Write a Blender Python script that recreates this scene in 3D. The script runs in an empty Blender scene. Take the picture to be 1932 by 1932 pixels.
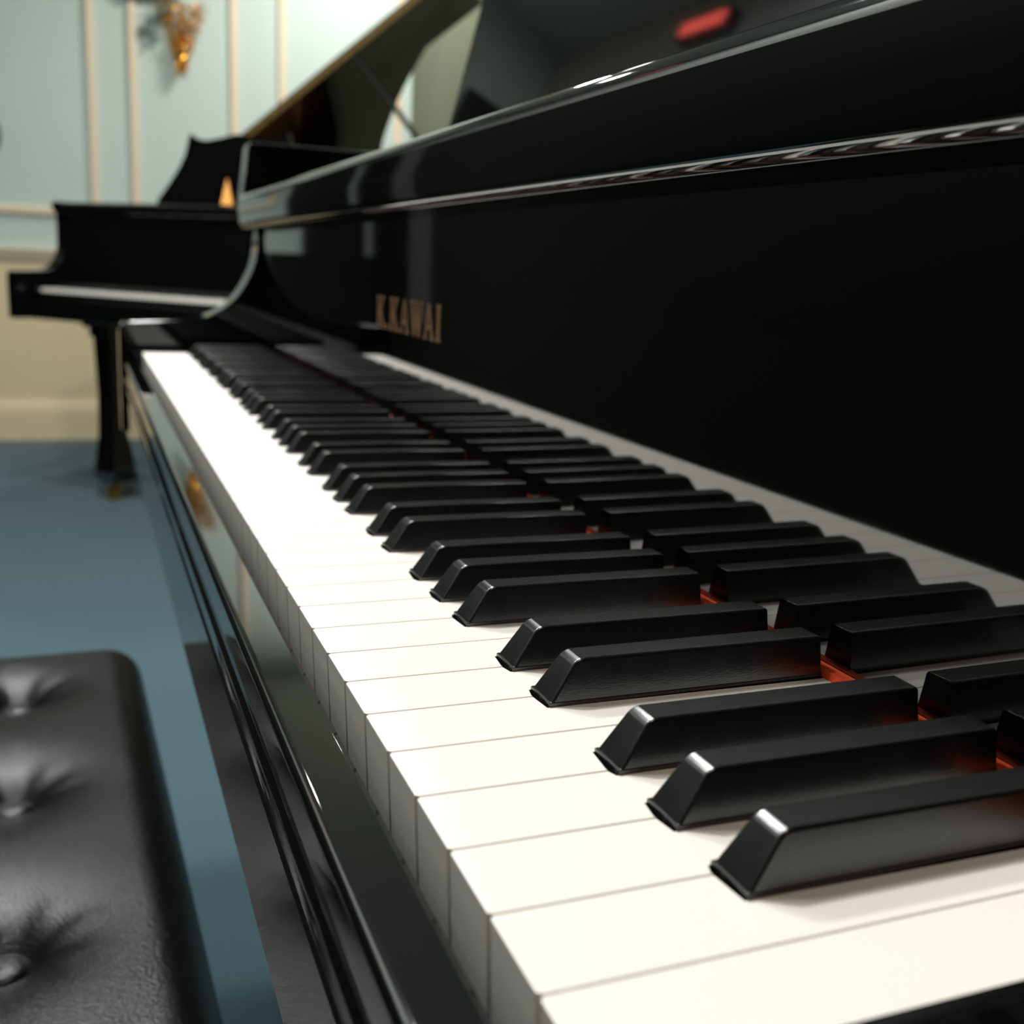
import bpy, bmesh, math, random
import mathutils
from mathutils import Vector, Matrix
random.seed(7)
PI = math.pi
SC = bpy.context.scene
COL = SC.collection
Z0 = 0.74                     # height of the near keyboard's white key tops above the floor

# ------------------------------------------------------------------ camera
def cam_axes(a, b, c):
    Rz = Matrix.Rotation(a, 3, 'Z'); Rx = Matrix.Rotation(b, 3, 'X'); Ry = Matrix.Rotation(c, 3, 'Y')
    return Rz @ Rx @ Ry
CA = cam_axes(-0.38164, -0.22048, -0.04735)
cam_data = bpy.data.cameras.new('camera')
cam = bpy.data.objects.new('camera', cam_data); COL.objects.link(cam)
r_, f_, u_ = CA.col[0], CA.col[1], CA.col[2]
M = Matrix((( r_[0], u_[0], -f_[0], -0.06501), (r_[1], u_[1], -f_[1], -0.11709), (r_[2], u_[2], -f_[2], Z0 + 0.11491), (0, 0, 0, 1)))
cam.matrix_world = M
cam_data.sensor_width = 36.0; cam_data.lens = 2045.0/1932*36
cam_data.clip_start = 0.01; cam_data.clip_end = 60
cam_data.dof.use_dof = True; cam_data.dof.focus_distance = 0.315; cam_data.dof.aperture_fstop = 13.5
SC.camera = cam

# ------------------------------------------------------------------ world, exposure, lamps
w = bpy.data.worlds.new('world'); SC.world = w; w.use_nodes = True
w.node_tree.nodes['Background'].inputs[0].default_value = (0.55, 0.75, 0.8, 1)
w.node_tree.nodes['Background'].inputs[1].default_value = 0.05
SC.view_settings.view_transform = 'Standard'; SC.view_settings.look = 'None'
SC.view_settings.exposure = 0.0; SC.view_settings.gamma = 1.0
SC.view_settings.use_curve_mapping = False

def lamp(x, y, power, col, size=0.22, z=2.66):
    d = bpy.data.lights.new('downlight', 'AREA'); d.shape = 'DISK'; d.size = size
    d.energy = power; d.color = col
    o = bpy.data.objects.new('downlight', d); COL.objects.link(o); o.location = (x, y, z)
    return o
COOL = (0.98, 1.0, 0.96); WARM = (1.0, 0.78, 0.62)
for x, y, p, c in [(-0.05, 1.2, 37, COOL), (-0.05, 2.1, 38, COOL), (0.15, 3.6, 4, COOL), (-0.05, -0.4, 6, WARM),
                   (1.2, 4.4, 30, (1, .98, .95)), (1.3, 1.0, 8, COOL), (-0.7, 1.0, 12, COOL), (-0.7, 2.1, 16, COOL)]:
    lamp(x, y, p, c)

# ------------------------------------------------------------------ materials
def mat(name, col, rough=0.5, metal=0.0, ior=1.5, coat=0.0, bump=None, vary=None, sheen=0.0, rough_noise=None, emit=None):
    m = bpy.data.materials.new(name); m.use_nodes = True
    nt = m.node_tree; b = nt.nodes['Principled BSDF']
    b.inputs['Base Color'].default_value = (*col, 1); b.inputs['Roughness'].default_value = rough
    b.inputs['Metallic'].default_value = metal; b.inputs['IOR'].default_value = ior
    b.inputs['Coat Weight'].default_value = coat; b.inputs['Sheen Weight'].default_value = sheen
    tc = nt.nodes.new('ShaderNodeTexCoord')
    def noise(scale, detail=4, stretch=None):
        n = nt.nodes.new('ShaderNodeTexNoise'); n.inputs['Scale'].default_value = scale; n.inputs['Detail'].default_value = detail
        src = tc.outputs['Object']
        if stretch:
            mp = nt.nodes.new('ShaderNodeMapping'); mp.inputs['Scale'].default_value = stretch
            nt.links.new(src, mp.inputs[0]); src = mp.outputs[0]
        nt.links.new(src, n.inputs['Vector']); return n
    if bump:
        sc, st, dist = bump[:3]
        n = noise(sc, 5, bump[3] if len(bump) > 3 else None)
        bp = nt.nodes.new('ShaderNodeBump'); bp.inputs['Strength'].default_value = st; bp.inputs['Distance'].default_value = dist
        nt.links.new(n.outputs['Fac'], bp.inputs['Height']); nt.links.new(bp.outputs[0], b.inputs['Normal'])
    if vary:
        sc, c2 = vary[:2]; n = noise(sc, 6, vary[2] if len(vary) > 2 else None)
        cr = nt.nodes.new('ShaderNodeValToRGB'); cr.color_ramp.elements[0].position = .35; cr.color_ramp.elements[1].position = .65
        cr.color_ramp.elements[0].color = (*col, 1); cr.color_ramp.elements[1].color = (*c2, 1)
        nt.links.new(n.outputs['Fac'], cr.inputs[0]); nt.links.new(cr.outputs[0], b.inputs['Base Color'])
    if rough_noise:
        sc, lo, hi = rough_noise; n = noise(sc, 4)
        mr = nt.nodes.new('ShaderNodeMapRange'); mr.inputs['To Min'].default_value = lo; mr.inputs['To Max'].default_value = hi
        nt.links.new(n.outputs['Fac'], mr.inputs[0]); nt.links.new(mr.outputs[0], b.inputs['Roughness'])
    if emit:
        b.inputs['Emission Color'].default_value = (*emit[0], 1); b.inputs['Emission Strength'].default_value = emit[1]
    return m

GLOSS = mat('polished_ebony', (0.002, 0.0022, 0.0024), 0.03, ior=2.25, rough_noise=(30, .02, .05))
SIDE = mat('polished_ebony_arm', (0.002, 0.0022, 0.0024), 0.03, ior=1.5, rough_noise=(30, .02, .05))
IVORY = mat('ivory_plastic', (0.86, 0.82, 0.77), 0.36)
EBONY = mat('satin_black_key', (0.006, 0.0065, 0.0065), 0.22, ior=1.75, bump=(2500, .25, .00008, (.25, 1, 1)), rough_noise=(200, .17, .27))
FELT = mat('orange_red_felt', (0.95, 0.10, 0.012), 0.95, sheen=.1, bump=(900, .6, .0006), vary=(500, (.85, .06, .008)))
GOLD = mat('gold_lettering', (0.55, 0.32, 0.17), 0.35, metal=.7)
BRASS = mat('brass', (0.75, 0.45, 0.12), 0.25, metal=1.0, rough_noise=(40, .2, .35))
PLATE = mat('gold_iron_plate', (0.22, 0.085, 0.03), 0.4, metal=.5, bump=(200, .2, .0005))
EDGEREFL = mat('lid_edge_reflection', (0.10, 0.06, 0.015), 0.25, vary=(20, (.16, .10, .03), (1, 8, 1)))  # gold-brown reflection along the lid edge, put into the colour
LEATHER = mat('black_leather', (0.002, 0.002, 0.002), 0.24, ior=1.36, bump=(600, .9, .0006), rough_noise=(50, .18, .27))
FRAME = mat('black_lacquer', (0.004, 0.004, 0.004), 0.12, ior=1.6, rough_noise=(30, .1, .16))
CARPET = mat('blue_carpet', (0.028, 0.075, 0.105), 0.95, sheen=.2, bump=(420, .8, .004), vary=(260, (.05, .11, .14)))
WALLP = mat('pale_green_blue_paint', (0.55, 0.65, 0.60), 0.55, bump=(90, .05, .001), vary=(2, (.56, .66, .61)))
CREAM = mat('cream_paint', (0.80, 0.66, 0.47), 0.4, vary=(3, (.82, .68, .49)))
DADO = mat('tan_wainscot_paint', (0.80, 0.64, 0.40), 0.5, vary=(3, (.82, .66, .42)))
CEIL = mat('ceiling_paint', (0.52, 0.56, 0.53), 0.8, vary=(2, (.5, .54, .51)))
DARKW = mat('dark_stained_panelling', (0.003, 0.003, 0.003), 0.5, ior=1.3, vary=(3, (.005, .0045, .004), (1, 1, 12)))
GREYW = mat('grey_green_paint', (0.16, 0.17, 0.10), 0.6, vary=(2, (.18, .19, .12)))
PILAS = mat('dark_grey_paint', (0.10, 0.10, 0.10), 0.5, vary=(2, (.12, .12, .12)))
GREYU = mat('light_grey_paint', (0.34, 0.36, 0.34), 0.6, vary=(2, (.36, .38, .36)))
REDGLOW = mat('red_glowing_glass', (0.5, 0.01, 0.01), 0.4, emit=((1.0, 0.13, 0.10), 2.2))
TINSEL = mat('gold_tinsel', (0.85, 0.45, 0.06), 0.25, metal=1.0)
ORNSHADOW = mat('ornament_shadow_tone', (0.10, 0.15, 0.14), 0.5, vary=(40, (.2, .26, .25)))  # shadow tone beside the tinsel, given as a colour
ORANGE = mat('orange_card', (0.95, 0.36, 0.03), 0.5, vary=(20, (.98, .42, .05)))
RUBBER = mat('black_rubber', (0.01, 0.01, 0.01), 0.7, bump=(100, .2, .001))
CHROME = mat('dull_chrome', (0.6, 0.62, 0.6), 0.25, metal=1.0, rough_noise=(30, .2, .3))

# ------------------------------------------------------------------ helpers
def obj(name, bm, m, parent=None, smooth=35, recalc=True):
    if recalc: bmesh.ops.recalc_face_normals(bm, faces=bm.faces)
    me = bpy.data.meshes.new(name); bm.to_mesh(me); bm.free()
    me.materials.append(m)
    if smooth:
        me.shade_smooth() if hasattr(me, 'shade_smooth') else None
        me.set_sharp_from_angle(angle=math.radians(smooth))
    o = bpy.data.objects.new(name, me); COL.objects.link(o)
    if parent: o.parent = parent
    if smooth:
        md = o.modifiers.new('weighted_normals', 'WEIGHTED_NORMAL'); md.keep_sharp = True; md.weight = 100
    return o
def thing(name, label, cat, loc, rz=0, group=None):
    o = bpy.data.objects.new(name, None); COL.objects.link(o); o.location = loc; o.rotation_euler = (0, 0, rz)
    o.empty_display_size = .1
    o['label'] = label; o['category'] = cat
    if group: o['group'] = group
    return o
def struct(name, bm, m, smooth=30):
    o = obj(name, bm, m, None, smooth); o['kind'] = 'structure'; return o
def box(bm, x0, x1, y0, y1, z0, z1, bev=0, seg=2):
    vs = [bm.verts.new((x, y, z)) for x in (x0, x1) for y in (y0, y1) for z in (z0, z1)]
    fs = [(0, 1, 3, 2), (4, 6, 7, 5), (0, 4, 5, 1), (2, 3, 7, 6), (0, 2, 6, 4), (1, 5, 7, 3)]
    F = [bm.faces.new([vs[i] for i in f]) for f in fs]
    if bev:
        es = list({e for f in F for e in f.edges})
        bmesh.ops.bevel(bm, geom=es, offset=bev, segments=seg, affect='EDGES', profile=.5)
def prism_y(bm, prof, y0, y1, bev=0, seg=2):
    """profile of (x,z) extruded along y"""
    a = [bm.verts.new((x, y0, z)) for x, z in prof]; b = [bm.verts.new((x, y1, z)) for x, z in prof]
    n = len(prof); fa = bm.faces.new(a); fb = bm.faces.new(b[::-1]); fs = [fa, fb]
    for i in range(n): bm.faces.new((a[i], b[i], b[(i+1) % n], a[(i+1) % n]))
    if bev:
        es = list({e for f in fs for e in f.edges})
        bmesh.ops.bevel(bm, geom=es, offset=bev, segments=seg, affect='EDGES', profile=.5)
def prism_z(bm, pts, z0, z1, bev_top=0, seg=2, bev_all=0):
    a = [bm.verts.new((x, y, z0)) for x, y in pts]; b = [bm.verts.new((x, y, z1)) for x, y in pts]
    n = len(pts); bm.faces.new(a[::-1]); ft = bm.faces.new(b)
    fb = bm.faces[-2] if False else None
    for i in range(n): bm.faces.new((a[i], a[(i+1) % n], b[(i+1) % n], b[i]))
    if bev_top:
        bmesh.ops.bevel(bm, geom=list(ft.edges), offset=bev_top, segments=seg, affect='EDGES', profile=.5)
def arc(cx, cz, r, a0, a1, n=6):
    return [(cx + r*math.cos(math.radians(a0+(a1-a0)*i/n)), cz + r*math.sin(math.radians(a0+(a1-a0)*i/n))) for i in range(n+1)]
def catmull(P, n=8):
    out = []
    for i in range(len(P)-1):
        p0 = P[max(i-1, 0)]; p1 = P[i]; p2 = P[i+1]; p3 = P[min(i+2, len(P)-1)]
        for k in range(n):
            t = k/n
            out.append(tuple(.5*((2*p1[j]) + (-p0[j]+p2[j])*t + (2*p0[j]-5*p1[j]+4*p2[j]-p3[j])*t*t + (-p0[j]+3*p1[j]-3*p2[j]+p3[j])*t**3) for j in (0, 1)))
    out.append(P[-1]); return out
def lathe(bm, prof, c, n=24):
    """prof list of (r,z) around vertical axis at c"""
    rings = []
    for r, z in prof:
        rings.append([bm.verts.new((c[0]+r*math.cos(2*PI*k/n), c[1]+r*math.sin(2*PI*k/n), c[2]+z)) for k in range(n)])
    for a, b in zip(rings[:-1], rings[1:]):
        for k in range(n): bm.faces.new((a[k], a[(k+1) % n], b[(k+1) % n], b[k]))
    bm.faces.new(rings[0][::-1]); bm.faces.new(rings[-1])
def tube(bm, pts, r, n=8):
    rings = []
    for i, p in enumerate(pts):
        p = Vector(p); d = (Vector(pts[min(i+1, len(pts)-1)]) - Vector(pts[max(i-1, 0)])).normalized()
        s = d.cross(Vector((0, 0, 1)));
        if s.length < .1: s = d.cross(Vector((1, 0, 0)))
        s.normalize(); t = d.cross(s)
        rings.append([bm.verts.new(p + r*(math.cos(2*PI*k/n)*s + math.sin(2*PI*k/n)*t)) for k in range(n)])
    for a, b in zip(rings[:-1], rings[1:]):
        for k in range(n): bm.faces.new((a[k], a[(k+1) % n], b[(k+1) % n], b[k]))
    bm.faces.new(rings[0][::-1]); bm.faces.new(rings[-1])

# ------------------------------------------------------------------ room
WY = 5.20            # far wall
XL, XR, YN = -0.98, 2.25, -2.6
H = 2.72
def bx(name, m, *a, bev=0):
    bm = bmesh.new(); box(bm, *a, bev=bev); return struct(name, bm, m)
bx('floor', CARPET, XL-.1, XR+.1, YN-.1, WY+.1, -0.05, 0)
bx('ceiling', CEIL, XL-.1, XR+.1, YN-.1, WY+.1, H, H+.05)
DZ = 0.80            # height where tan wainscot meets the dado rail
bx('wall_far', WALLP, XL, XR, WY, WY+.1, DZ, H)
bx('wall_far_wainscot', DADO, XL, XR, WY-.004, WY+.1, 0, DZ)
bx('wall_left', DARKW, XL-.1, XL, YN, WY, 0, 1.45)
bx('wall_left_upper', GREYU, XL-.1, XL, YN, WY, 1.45, H)
bx('trim_90', PILAS, XL, XL+.02, 4.2, 4.45, 0.6, 1.45, bev=.004)
bx('trim_91', DARKW, XL, -.46, WY-.12, WY, 0, .87, bev=.004)  # unseen dark block, added to blacken the fallboard's reflection
bx('wall_right', GREYW, XR, XR+.1, YN, WY, 0, H)
bx('wall_alcove', GREYW, 1.45, 1.55, 2.9, WY, 0, H)
bx('wall_near', DARKW, XL, XR, YN-.1, YN, 0, H)
bx('unseen_dark_panel', DARKW, -.94, -.64, WY-.06, WY+.02, 0, 2.3, bev=.004)  # unseen dark panel, put in so the lacquer reflects black
TR = [0]
def trim(bm, m=CREAM):
    TR[0] += 1; return struct('trim_%d' % TR[0], bm, m)
# dado rail + cap
bm = bmesh.new(); prism_y(bm, [(0, 0)]*0 or [(WY, DZ-.01), (WY-.012, DZ-.01), (WY-.022, DZ+.01), (WY-.03, DZ+.03), (WY-.03, DZ+.045), (WY, DZ+.045)], -.62, 1.45)
for v in bm.verts: v.co = Vector((v.co.y, v.co.x, v.co.z))
trim(bm)
# baseboard
bm = bmesh.new(); prism_y(bm, [(WY, 0), (WY-.022, 0), (WY-.022, .11), (WY-.016, .13), (WY-.016, .15), (WY-.008, .17), (WY-.008, .185), (WY, .19)], -.62, 1.45)
for v in bm.verts: v.co = Vector((v.co.y, v.co.x, v.co.z))
o = struct('baseboard_far', bm, DADO)
# picture-frame mouldings on the upper wall: each frame one mesh
def frame(x0, x1, z0, z1, w=.034, d=.018):
    bm = bmesh.new()
    for a in ((x0, x0+w, z0, z1), (x1-w, x1, z0, z1), (x0+w, x1-w, z0, z0+w), (x0+w, x1-w, z1-w, z1)):
        box(bm, a[0], a[1], WY-d, WY+.002, a[2], a[3], bev=.006)
    trim(bm)
FRAMES = [(-.58, .033, .99, 2.5), (.17, .634, .99, 2.5), (.815, 1.4, .99, 2.5)]
for x0, x1, z0, z1 in FRAMES: frame(x0, x1, z0, z1)

# ------------------------------------------------------------------ keyboard pieces
P = 0.0235
BOFF = {0: -.0035, 1: 0.0, 2: .0035, 4: -.0020, 5: .0020}
def black_center(k):
    m = (k-2) % 7
    if k < 2 or k > 51 or m not in BOFF: return None
    return k*P + BOFF[m]
def white_key_bm(i, xf=.0484, xb=.1408, g=.00021):
    bm = bmesh.new()
    y0 = i*P + g; y1 = (i+1)*P - g
    c = .0071
    lo = black_center(i); hi = black_center(i+1)
    pts = [(0.0008, y0), (0, y0+.0008), (0, y1-.0008), (0.0008, y1)]
    if hi is not None: pts += [(xf-.0008, y1), (xf-.0008, hi-c), (xb, hi-c)]
    else: pts += [(xb, y1)]
    if lo is not None: pts += [(xb, lo+c), (xf-.0008, lo+c), (xf-.0008, y0)]
    else: pts += [(xb, y0)]
    prism_z(bm, pts, -.030, 0, bev_top=.00045, seg=2)
    for v in bm.verts:
        if v.co.z < -.028 and v.co.x < .002: v.co.x += .0015
    return bm
def black_key_bm(yc, x0=.0490, x1=.1372, h=.0124):
    bm = bmesh.new()
    B = [(x0, -.0064), (x0, .0064), (x1, .0064), (x1, -.0064)]
    T = [(x0+.0079, -.0046), (x0+.0079, .0046), (x1-.0003, .0046), (x1-.0003, -.0046)]
    z0 = .0009
    b = [bm.verts.new((x, yc+y, z0)) for x, y in B]; t = [bm.verts.new((x, yc+y, h)) for x, y in T]
    bm.faces.new(b[::-1]); bm.faces.new(t)
    for i in range(4): bm.faces.new((b[i], b[(i+1) % 4], t[(i+1) % 4], t[i]))
    bm.edges.ensure_lookup_table()
    e = [e for e in bm.edges if set(e.verts) == {t[0], t[1]}]
    bmesh.ops.bevel(bm, geom=e, offset=.0022, segments=4, affect='EDGES', profile=.5)
    top = [e for e in bm.edges if abs((e.verts[0].co.y-yc)) > .003 and abs(e.verts[1].co.y-yc) > .003
           and (e.verts[0].co.y-yc)*(e.verts[1].co.y-yc) > 0 and (e.verts[0].co.z > .0012 or e.verts[1].co.z > .0012)
           and e.verts[0].co.x < x1-.0006 or (e.verts[0].co.z > h-1e-5 and e.verts[1].co.z > h-1e-5)]
    top = [e for e in top if e.verts[0].co.z > .0012 or e.verts[1].co.z > .0012]
    bmesh.ops.bevel(bm, geom=top, offset=.0009, segments=3, affect='EDGES', profile=.5)
    # base flange that the key block stands on
    fx = x0-.0004
    pts = [(fx, yc-.0066), (fx, yc+.0066), (x1, yc+.0066), (x1, yc-.0066)]
    prism_z(bm, pts[::-1], -.0180, .0012, bev_top=.0002, seg=1)
    return bm

def letter_polys():
    """K . K A W A I as filled quads in a unit-height alphabet (thick and thin strokes with small serifs)"""
    def bar(x0, y0, x1, y1, t):      # stroke with horizontal ends
        return [(x0-t/2, y0), (x0+t/2, y0), (x1+t/2, y1), (x1-t/2, y1)]
    def ser(x, y, w=.34, h=.07): return [(x-w/2, y), (x+w/2, y), (x+w/2, y+h), (x-w/2, y+h)]
    K = [bar(.16, 0, .16, 1, .17), ser(.16, 0), ser(.16, .93), bar(.28, .42, .66, .96, .10), bar(.36, .55, .72, .03, .17), ser(.66, .93, .28), ser(.72, 0, .30)]
    A = [bar(.12, .03, .42, 1, .09), bar(.42, 1, .74, .03, .17), [(.22, .30), (.62, .30), (.60, .38), (.24, .38)], ser(.12, 0, .26), ser(.74, 0, .34)]
    W = [bar(.14, .97, .36, 0, .16), bar(.36, 0, .56, .9, .08), bar(.56, .9, .80, 0, .16), bar(.80, 0, 1.0, .97, .08), ser(.14, .93, .32), ser(.56, .93, .26), ser(1.0, .93, .24)]
    I = [bar(.16, 0, .16, 1, .21), ser(.16, 0), ser(.16, .93)]
    D = [[(.05, 0), (.21, 0), (.21, .16), (.05, .16)]]
    out = []; x = 0
    for L, wd in ((K, 1.02), (D, .46), (K, 1.06), (A, 1.02), (W, 1.26), (A, 1.08), (I, .30)):
        out += [[(px+x, py) for px, py in poly] for poly in L]; x += wd
    return out, x

# ------------------------------------------------------------------ grand piano
YB0, YB1 = 1.257, 1.302       # bass arm
YT0, YT1 = -.080, -.035       # treble arm
def grand_piano(root, length, arm_h, band_z, rim_z, bot=-.098, near=True, lid_angle=0, plan=None, ax=-.024, lx0=.46):
    # keys
    for i in range(52): obj('white_key', white_key_bm(i), IVORY, root, 30)
    for k in range(2, 52):
        yc = black_center(k)
        if yc is not None: obj('black_key', black_key_bm(yc), EBONY, root, 40)
    # key bed
    bm = bmesh.new(); prism_y(bm, [(-.0195, bot+.003), (-.0165, bot), (.40, bot), (.40, -.032), (.004, -.032), (.004, -.044), (-.0175, -.044), (-.0195, -.046)], YT1, YB0)
    obj('keybed', bm, GLOSS, root)
    # key slip with rounded top, fine bead and shadow groove
    bm = bmesh.new()
    prof = [(-.0042, -.0425), (-.0042, -.0108)] + arc(-.0058, -.0112, .0010, 45, 90, 3)[1:] + arc(-.0165, -.0135, .0032, 90, 175, 6) + \
           [(-.0196, -.022), (-.0190, -.0265)] + arc(-.0178, -.0305, .0032, 130, 230, 6) + [(-.0186, -.036), (-.0194, -.0415), (-.0175, -.0425)]
    prism_y(bm, prof, YT1+.0004, YB0-.0004); obj('key_slip', bm, GLOSS, root, 50)
    # cheek blocks
    for a, b in ((YT1, -.0006), (1.2226, YB0)):
        bm = bmesh.new(); box(bm, -.0178, .1420, a+.0004, b-.0004, -.04, .004, bev=.002); obj('cheek_block', bm, SIDE, root)
    # arms: S-curved side of the keyboard
    s = arm_h/.034
    zb = band_z[0]
    curve = [(ax, bot)] + [(ax, .015*s)] + arc(ax+.014, arm_h-.014, .014, 170, 95, 5) + \
        [(.047, arm_h+.002), (.072, arm_h+.006), (.091, arm_h+.015), (.109, arm_h+.029), (.121, arm_h+.045), (.132, arm_h+.067), (.1365, arm_h+.085), (.138, zb-.01), (.138, zb+.002), (.126, zb+.010), (.120, zb+.022), (.1215, band_z[1]), (.1275, rim_z-.004), (.131, rim_z)]
    curve = curve[:8] + catmull(curve[8:16], 4) + curve[16:]
    prof = curve + [(.46, rim_z), (.46, bot)]
    for a, b in ((YT0, YT1), (YB0, YB1)):
        bm = bmesh.new(); prism_y(bm, prof, a, b, bev=.0022, seg=3); obj('arm', bm, SIDE, root, 40)
    # rim
    outer = catmull(plan or [(.46, YB1), (.8, YB1), (length-.35, YB1), (length-.12, YB1-.03), (length, YB1-.22), (length-.03, YB1-.45), (length-.28, YB1-.68),
                     (length-.55, YB1-.90), (.95, .10), (.75, -.055), (.46, YT0)], 8)
    def offset(pl, d):
        out = []
        for i, p in enumerate(pl):
            a = Vector(pl[max(i-1, 0)]); b = Vector(pl[min(i+1, len(pl)-1)]); t = (b-a).normalized()
            out.append((p[0]+t.y*d, p[1]-t.x*d))
        return out
    inner = offset(outer, .042)
    if inner[5][1] > YB1: inner = offset(outer, -.042)
    bm = bmesh.new(); n = len(outer)
    V = [[bm.verts.new((p[0], p[1], z)) for p in pl] for pl, z in ((outer, bot-.06), (outer, rim_z), (inner, rim_z), (inner, bot-.06))]
    for i in range(n-1):
        for r in range(4): bm.faces.new((V[r][i], V[r][i+1], V[(r+1) % 4][i+1], V[(r+1) % 4][i]))
    bm.faces.new([V[r][0] for r in range(4)]); bm.faces.new([V[r][-1] for r in range(4)][::-1])
    obj('rim', bm, GLOSS, root, 40)
    # iron plate and soundboard inside
    bm = bmesh.new(); prism_z(bm, [(.42, YB0-.002), (.42, YT1+.002)] + inner[::-1][2:-2], .05, .07); obj('iron_plate', bm, PLATE, root, 30)
    # fallboard
    FX = .1427
    bm = bmesh.new(); prism_y(bm, [(FX, -.004), (FX-.0009, zb+.004), (FX+.018, zb+.004), (FX+.018, -.004)], YT1+.001, YB0-.001, bev=.0006); fb = obj('fallboard', bm, GLOSS, root)
    z0, z1 = band_z
    bm = bmesh.new()
    prof = [(FX+.017, z0+.001), (FX-.006, z0)] + arc(.1235, z0+.0075, .0072, 268, 182, 8) + \
        [(.1150, z0+.018), (.1150, z0+.026)] + arc(.1245, z1-.0095, .0095, 178, 92, 10) + [(.150, z1+.0006), (.162, z1-.002), (.162, z0+.003)]
    prism_y(bm, prof, YT1+.001, YB0-.001); obj('fallboard_lid', bm, GLOSS, fb, 40)
    if near:
        polys, W = letter_polys(); bm = bmesh.new()
        yl, yr, zl, zh = .689, .533, .0680, .0912
        for q, poly in enumerate(polys):
            t = FX-.0009-.00002*(q % 5)
            a = [bm.verts.new((t, yl+(yr-yl)*px/W, zl+(zh-zl)*py)) for px, py in poly]
            b = [bm.verts.new((FX+.0002, v.co.y, v.co.z)) for v in a]
            bm.faces.new(a); bm.faces.new(b[::-1])
            for i in range(4): bm.faces.new((a[i], b[i], b[(i+1) % 4], a[(i+1) % 4]))
        o = obj('lettering', bm, GOLD, fb, None); o['label'] = 'raised gold lettering'
    # felt along the foot of the fallboard
    bm = bmesh.new(); prism_y(bm, [(.1376, -.003), (.1376, .0004), (.1388, .0020), (.1424, .0022), (.1424, -.003)], .0, 1.2225)
    o = obj('key_felt', bm, FELT, root); o['label'] = 'orange red felt strip'
    # music shelf
    bm = bmesh.new(); box(bm, .166, .45, YT1+.002, YB0-.002, rim_z-.075, rim_z-.057, bev=.002); obj('music_shelf', bm, GLOSS, root)
    # legs with brass casters
    for lx, ly in ((.22, YB0-.10), (.22, YT1+.12), (length-.35, YB1-.25)):
        bm = bmesh.new()
        box(bm, lx-.065, lx+.065, ly-.065, ly+.065, bot-.030, bot-.0005, bev=.004)
        box(bm, lx-.050, lx+.050, ly-.050, ly+.050, bot-.062, bot-.029, bev=.006)
        secs = [(bot-.06, .040), (bot-.25, .034), (bot-.40, .036), (bot-.50, .046), (bot-.545, .048), (bot-.56, .040)]
        rings = []
        for z, h in secs: rings.append([bm.verts.new((lx+a*h, ly+b*h, z)) for a, b in ((-1, -1), (1, -1), (1, 1), (-1, 1))])
        for a, b in zip(rings[:-1], rings[1:]):
            for k in range(4): bm.faces.new((a[k], a[(k+1) % 4], b[(k+1) % 4], b[k]))
        bm.faces.new(rings[0]); bm.faces.new(rings[-1][::-1])
        leg = obj('leg', bm, GLOSS, root, 30)
        fz = -Z0 - root.location.z + Z0      # floor in local z
        bm = bmesh.new()
        lathe(bm, [(.022, 0), (.024, -.012), (.016, -.018), (.016, -.026)], (lx, ly, bot-.558), 20)
        top = bot-.580
        box(bm, lx-.020, lx+.008, ly-.018, ly-.013, fz+.018, top, bev=.001); box(bm, lx-.020, lx+.008, ly+.013, ly+.018, fz+.018, top, bev=.001)
        c = obj('caster', bm, BRASS, leg, 30)
        bm = bmesh.new()
        bmesh.ops.create_cone(bm, cap_ends=True, segments=28, radius1=.024, radius2=.024, depth=.020,
                              matrix=Matrix.Translation((lx-.008, ly, fz+.0245)) @ Matrix.Rotation(PI/2, 4, 'X'))
        obj('wheel', bm, BRASS, leg, 30)
    # lid
    L = [(lx0, YB1+.006)] + [p for p in outer[9:] if p[0] > lx0+.02] + [(lx0, YT0+.004)]
    th = .018
    if near:
        bm = bmesh.new(); prism_z(bm, L[::-1], rim_z+.001, rim_z+.001+th, bev_top=.003)
        lid = obj('lid', bm, GLOSS, root, 30)
        bm = bmesh.new(); box(bm, .462, .80, .02, YB1, rim_z+.0195, rim_z+.0375, bev=.003); obj('lid_flap', bm, GLOSS, lid, 30)
    else:
        piv = Vector((0, YB1+.006, rim_z+.002)); Rm = Matrix.Rotation(-math.radians(lid_angle), 4, 'X')
        T = Matrix.Translation(piv) @ Rm @ Matrix.Translation(-piv)
        bm = bmesh.new(); prism_z(bm, L[::-1], rim_z+.001, rim_z+.001+th)
        bmesh.ops.transform(bm, matrix=T, verts=bm.verts); lid = obj('lid', bm, GLOSS, root, 30)
        bm = bmesh.new(); box(bm, lx0-.007, lx0-.0003, YT0-.006, YB1+.006, rim_z-.001, rim_z+.021)
        bmesh.ops.transform(bm, matrix=T, verts=bm.verts); o = obj('lid_edge', bm, EDGEREFL, lid, 30); o['label'] = 'edge of the raised lid with a brown reflection in its colour'
        bm = bmesh.new(); box(bm, lx0+.01, lx0+.30, YT0+.02, YB1, rim_z+.0195, rim_z+.0375, bev=.003)
        bmesh.ops.transform(bm, matrix=T, verts=bm.verts); obj('lid_flap', bm, GLOSS, lid, 30)
        top = T @ Vector((.60, .30, rim_z)); bm = bmesh.new()
        tube(bm, [(.62, YT1+.0, rim_z-.005), tuple(top)], .010, 8); obj('lid_prop', bm, GLOSS, root, 30)

near = thing('grand_piano', 'black polished grand piano whose white and black keys run through the foreground', 'piano', (0, 0, Z0))
grand_piano(near, 1.85, .034, (.1465, .1875), .2475, near=True)
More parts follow.
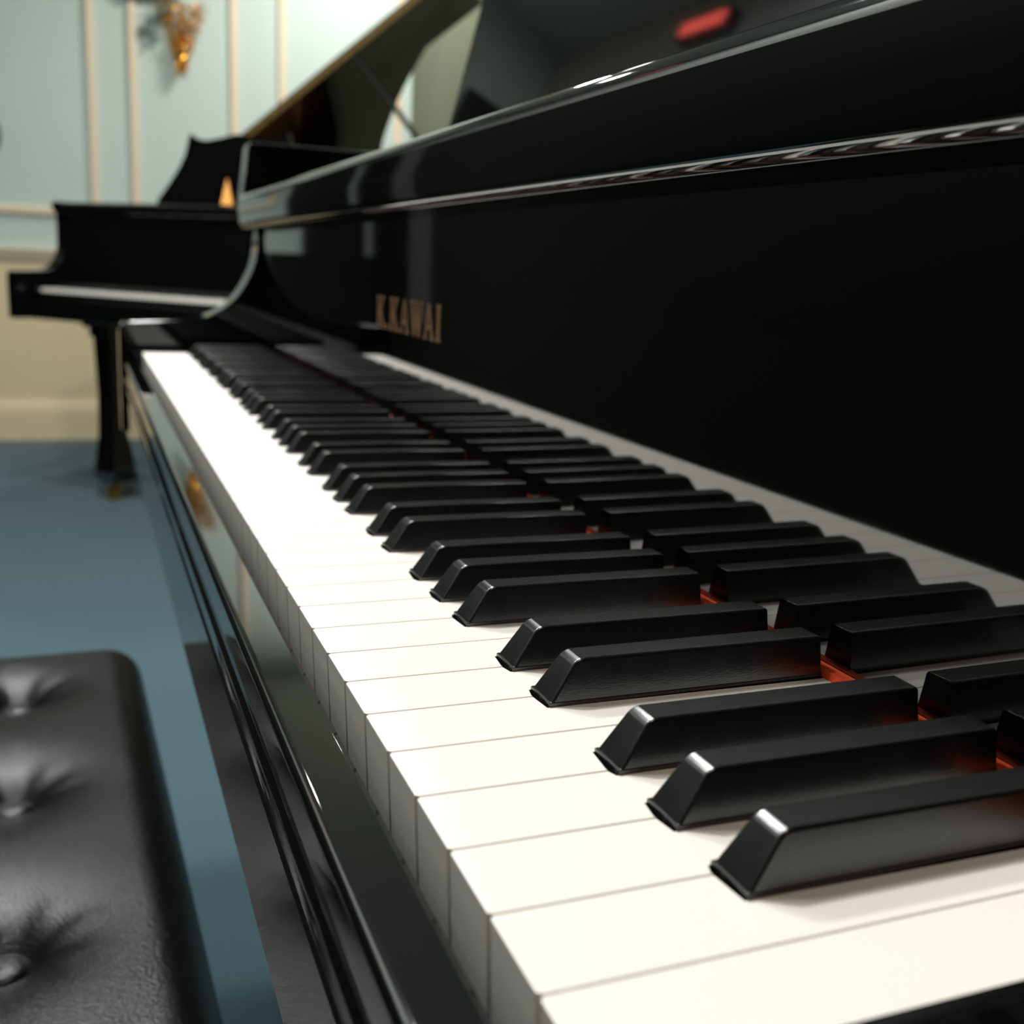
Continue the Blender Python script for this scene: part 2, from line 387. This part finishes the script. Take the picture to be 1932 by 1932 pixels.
# music desk of the near piano (leans back)
bm = bmesh.new()
box(bm, 0, .014, .22, .98, 0, .33, bev=.002)
bmesh.ops.transform(bm, matrix=Matrix.Translation((.2765, 0, .2108)) @ Matrix.Rotation(math.radians(14.2), 4, 'Y'), verts=bm.verts)
obj('music_desk', bm, GLOSS, near, 30)
for y in (1.215, .03):
    bm = bmesh.new(); box(bm, .200, .42, y-.008, y+.008, .1915, .205, bev=.003); obj('desk_rail', bm, GLOSS, near, 30)
bm = bmesh.new(); lathe(bm, [(.004, 0), (.004, .012), (.008, .014), (.009, .020), (.006, .026)], (.285, 1.215, .2045), 18)
o = obj('desk_knob', bm, CHROME, near, 30); o['label'] = 'small metal knob on the desk rail'

# ------------------------------------------------------------------ second grand piano
A2 = math.radians(40.5)
second = thing('grand_piano', 'black grand piano with raised lid standing by the far panelled wall', 'piano', (.611, 2.825, Z0-.015), A2)
grand_piano(second, 1.52, .052, (.238, .275), .277, near=False, lid_angle=30, plan=[(.46, YB1), (.8, YB1), (1.2, YB1), (1.42, 1.27), (1.50, 1.08), (1.42, .86), (1.22, .66), (1.02, .42), (.86, .18), (.72, -.02), (.46, YT0)], ax=-.062, lx0=.60)
bm = bmesh.new()       # ear-shaped music desk
half = [(.0, .487), (.06, .478), (.12, .470), (.155, .474), (.175, .482), (.190, .490), (.196, .482), (.20, .465), (.212, .43), (.235, .395), (.275, .35), (.31, .315), (.335, .290), (.338, .222)]
pts = [(-a, b) for a, b in half[::-1]] + half[1:]
pts = pts[::-1]
a = [bm.verts.new((.20, .57+p[0], p[1])) for p in pts]; b = [bm.verts.new((.214, .57+p[0], p[1])) for p in pts]
bm.faces.new(a); bm.faces.new(b[::-1])
for i in range(len(pts)): bm.faces.new((a[i], b[i], b[(i+1) % len(pts)], a[(i+1) % len(pts)]))
obj('music_desk', bm, GLOSS, second, 30)

# ------------------------------------------------------------------ piano bench
BX, BY, BW, BL = -.196, .530, .362, .75
bench = thing('piano_bench', 'black leather bench with buttoned seat standing in front of the keyboard', 'bench', (BX, BY, 0), math.radians(1.6))
ztop = Z0-.240
btn = [(x, y) for x in (-.165+.06+.0, .078) for y in (-.27, -.09, .09, .27)]
def ctop(x, y):
    z = 0
    for bx_, by_ in btn:
        d = math.hypot(x-bx_, y-by_)
        z -= .012*math.exp(-(d/.019)**2) + .012*math.exp(-(d/.040)**2); z += .0005*math.sin(math.atan2(y-by_, x-bx_)*9)*math.exp(-((d-.030)/.014)**2)
    # soft pleats between buttons
    for bx_ in (-.105, .078): z -= .0025*math.exp(-((x-bx_)/.014)**2)*(.5+.5*math.cos(2*PI*(y)/.18+PI))
    z += .004*(1-(x/(BW/2))**2)*(1-(y/(BL/2))**2)
    return z
bm = bmesh.new(); nx, ny = 110, 220; R_ = .032; G = []
def edge(t, half):     # t in -1..1 -> position and drop with rolled edge
    return t*half
for i in range(nx+1):
    row = []
    for j in range(ny+1):
        a = i/nx*2-1; b = j/ny*2-1
        # parametrise: outer 12% wraps over the roll
        def wrap(t, half):
            k = (half-R_); L = k + R_*PI/2; s = abs(t)*L; sg = 1 if t >= 0 else -1
            if s <= k: return sg*s, 0
            th = (s-k)/R_; return sg*(k+R_*math.sin(th)), R_*(1-math.cos(th))
        x, dx = wrap(a, BW/2); y, dy = wrap(b, BL/2)
        if dx > 0 and dy > 0:
            # spherical corner
            u = math.asin(min(1, (abs(x)-(BW/2-R_))/R_)); v = math.asin(min(1, (abs(y)-(BL/2-R_))/R_))
            m = max(u, v); q = math.hypot(u, v) or 1
            rr = R_*math.sin(m); x = math.copysign(BW/2-R_+rr*u/q, x); y = math.copysign(BL/2-R_+rr*v/q, y); d = R_*(1-math.cos(m))
        else: d = max(dx, dy)
        row.append(bm.verts.new((x, y, ztop + ctop(x, y)*(1 if d == 0 else max(0, 1-d/R_)) - d)))
    G.append(row)
for i in range(nx):
    for j in range(ny): bm.faces.new((G[i][j], G[i+1][j], G[i+1][j+1], G[i][j+1]))
ring = [G[i][0] for i in range(nx+1)] + [G[nx][j] for j in range(1, ny+1)] + [G[i][ny] for i in range(nx-1, -1, -1)] + [G[0][j] for j in range(ny-1, 0, -1)]
low = [bm.verts.new((v.co.x, v.co.y, ztop-.065)) for v in ring]
for k in range(len(ring)): bm.faces.new((ring[k], low[k], low[(k+1) % len(ring)], ring[(k+1) % len(ring)]))
bm.faces.new(low)
obj('seat_cushion', bm, LEATHER, bench, 60)
for bx_, by_ in btn:
    bm = bmesh.new(); lathe(bm, [(.0135, -.004), (.0155, 0), (.0145, .0036), (.0100, .0066), (.004, .0078)], (bx_, by_, ztop+ctop(bx_, by_)+.003), 28)
    obj('button', bm, LEATHER, bench, 50)
bm = bmesh.new(); box(bm, -BW/2-.004, BW/2+.004, -BL/2-.004, BL/2+.004, ztop-.078, ztop-.0652, bev=.005, seg=3)
box(bm, -BW/2+.012, BW/2-.012, -BL/2+.012, BL/2-.012, ztop-.15, ztop-.0775, bev=.002)
obj('frame', bm, FRAME, bench)
for sx in (-1, 1):
    for sy in (-1, 1):
        bm = bmesh.new(); cx, cy = sx*(BW/2-.045), sy*(BL/2-.045); rings = []
        for z, h in ((ztop-.151, .026), (.03, .018), (0.0, .018)): rings.append([bm.verts.new((cx+a*h, cy+b*h, z)) for a, b in ((-1, -1), (1, -1), (1, 1), (-1, 1))])
        for a, b in zip(rings[:-1], rings[1:]):
            for k in range(4): bm.faces.new((a[k], a[(k+1) % 4], b[(k+1) % 4], b[k]))
        bm.faces.new(rings[0]); bm.faces.new(rings[-1][::-1]); obj('leg', bm, FRAME, bench, 30)

# ------------------------------------------------------------------ tinsel ornament high on the far wall
orn = thing('tinsel_ornament', 'gold tinsel ornament with its shadow built as a grey shape, hanging high on the far wall', 'decoration', (.390, WY-.001, 1.80))
bm = bmesh.new()
for k in range(900):
    t = random.random(); cz = .12 - t*.28; wd = .12*(1-t)**1.0 + .008
    c = Vector((random.uniform(-wd, wd)*.9, -.035+random.uniform(-.03, .02), cz))
    d = Vector((random.uniform(-1, 1)*.8, random.uniform(-1, 1), random.uniform(-1.4, .6))).normalized()*random.uniform(.012, .03)
    s = d.cross(Vector((random.random(), random.random(), random.random()))).normalized()*.0022
    bm.faces.new([bm.verts.new(c-s), bm.verts.new(c+s), bm.verts.new(c+s+d), bm.verts.new(c-s+d)])
tube(bm, [(0, -.03, .12), (0, -.035, -.14)], .006, 6)
obj('gold_tinsel', bm, TINSEL, orn, None, recalc=False)
bm = bmesh.new()  # the ornament's shadow, modelled as grey-green lumps on the wall
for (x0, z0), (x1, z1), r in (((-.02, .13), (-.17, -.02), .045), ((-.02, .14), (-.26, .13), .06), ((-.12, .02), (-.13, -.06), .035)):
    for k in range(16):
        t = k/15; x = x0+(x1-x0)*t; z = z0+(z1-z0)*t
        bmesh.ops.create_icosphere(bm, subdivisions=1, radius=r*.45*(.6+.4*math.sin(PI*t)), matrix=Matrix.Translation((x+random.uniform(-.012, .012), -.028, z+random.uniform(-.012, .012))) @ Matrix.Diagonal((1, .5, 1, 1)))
obj('modelled_shadow', bm, ORNSHADOW, orn, 60)

sp = thing('wall_speaker', 'round dark speaker hung on the far wall at the left edge', 'speaker', (-.492, WY, 1.31))
bm = bmesh.new(); bmesh.ops.create_cone(bm, cap_ends=True, segments=48, radius1=.14, radius2=.12, depth=.07, matrix=Matrix.Translation((0, -.036, 0)) @ Matrix.Rotation(PI/2, 4, 'X'))
obj('housing', bm, FRAME, sp, 30)
bm = bmesh.new(); bmesh.ops.create_cone(bm, cap_ends=True, segments=48, radius1=.108, radius2=.095, depth=.012, matrix=Matrix.Translation((0, -.078, 0)) @ Matrix.Rotation(PI/2, 4, 'X'))
obj('grille', bm, RUBBER, sp, 30)

# ------------------------------------------------------------------ small orange card on the far piano, red lamp on the side wall
card = thing('folded_card', 'small bright orange folded card standing on the far piano beside its music desk', 'card', (.356, 3.331, Z0+.2615), A2+.6)
bm = bmesh.new(); a = [bm.verts.new(v) for v in ((-.022, -.016, 0), (.022, -.016, 0), (.006, -.0005, .075), (-.004, -.0005, .075))]
b = [bm.verts.new(v) for v in ((-.022, .016, 0), (.022, .016, 0), (.006, .0005, .075), (-.004, .0005, .075))]
bm.faces.new(a); bm.faces.new(b[::-1])
for i in range(4): bm.faces.new((a[i], b[i], b[(i+1) % 4], a[(i+1) % 4]))
obj('card_leaf', bm, ORANGE, card, None)
rl = thing('wall_lamp', 'red lamp mounted high on the left wall, seen only as a red reflection', 'lamp', (XL, 3.60, 2.52))
bm = bmesh.new(); box(bm, .0005, .05, -.17, .17, -.042, .042, bev=.006); obj('housing', bm, FRAME, rl)
bm = bmesh.new(); box(bm, .0502, .056, -.155, .155, -.028, .028, bev=.002); obj('lamp_glass', bm, REDGLOW, rl)

bpy.context.view_layer.update()
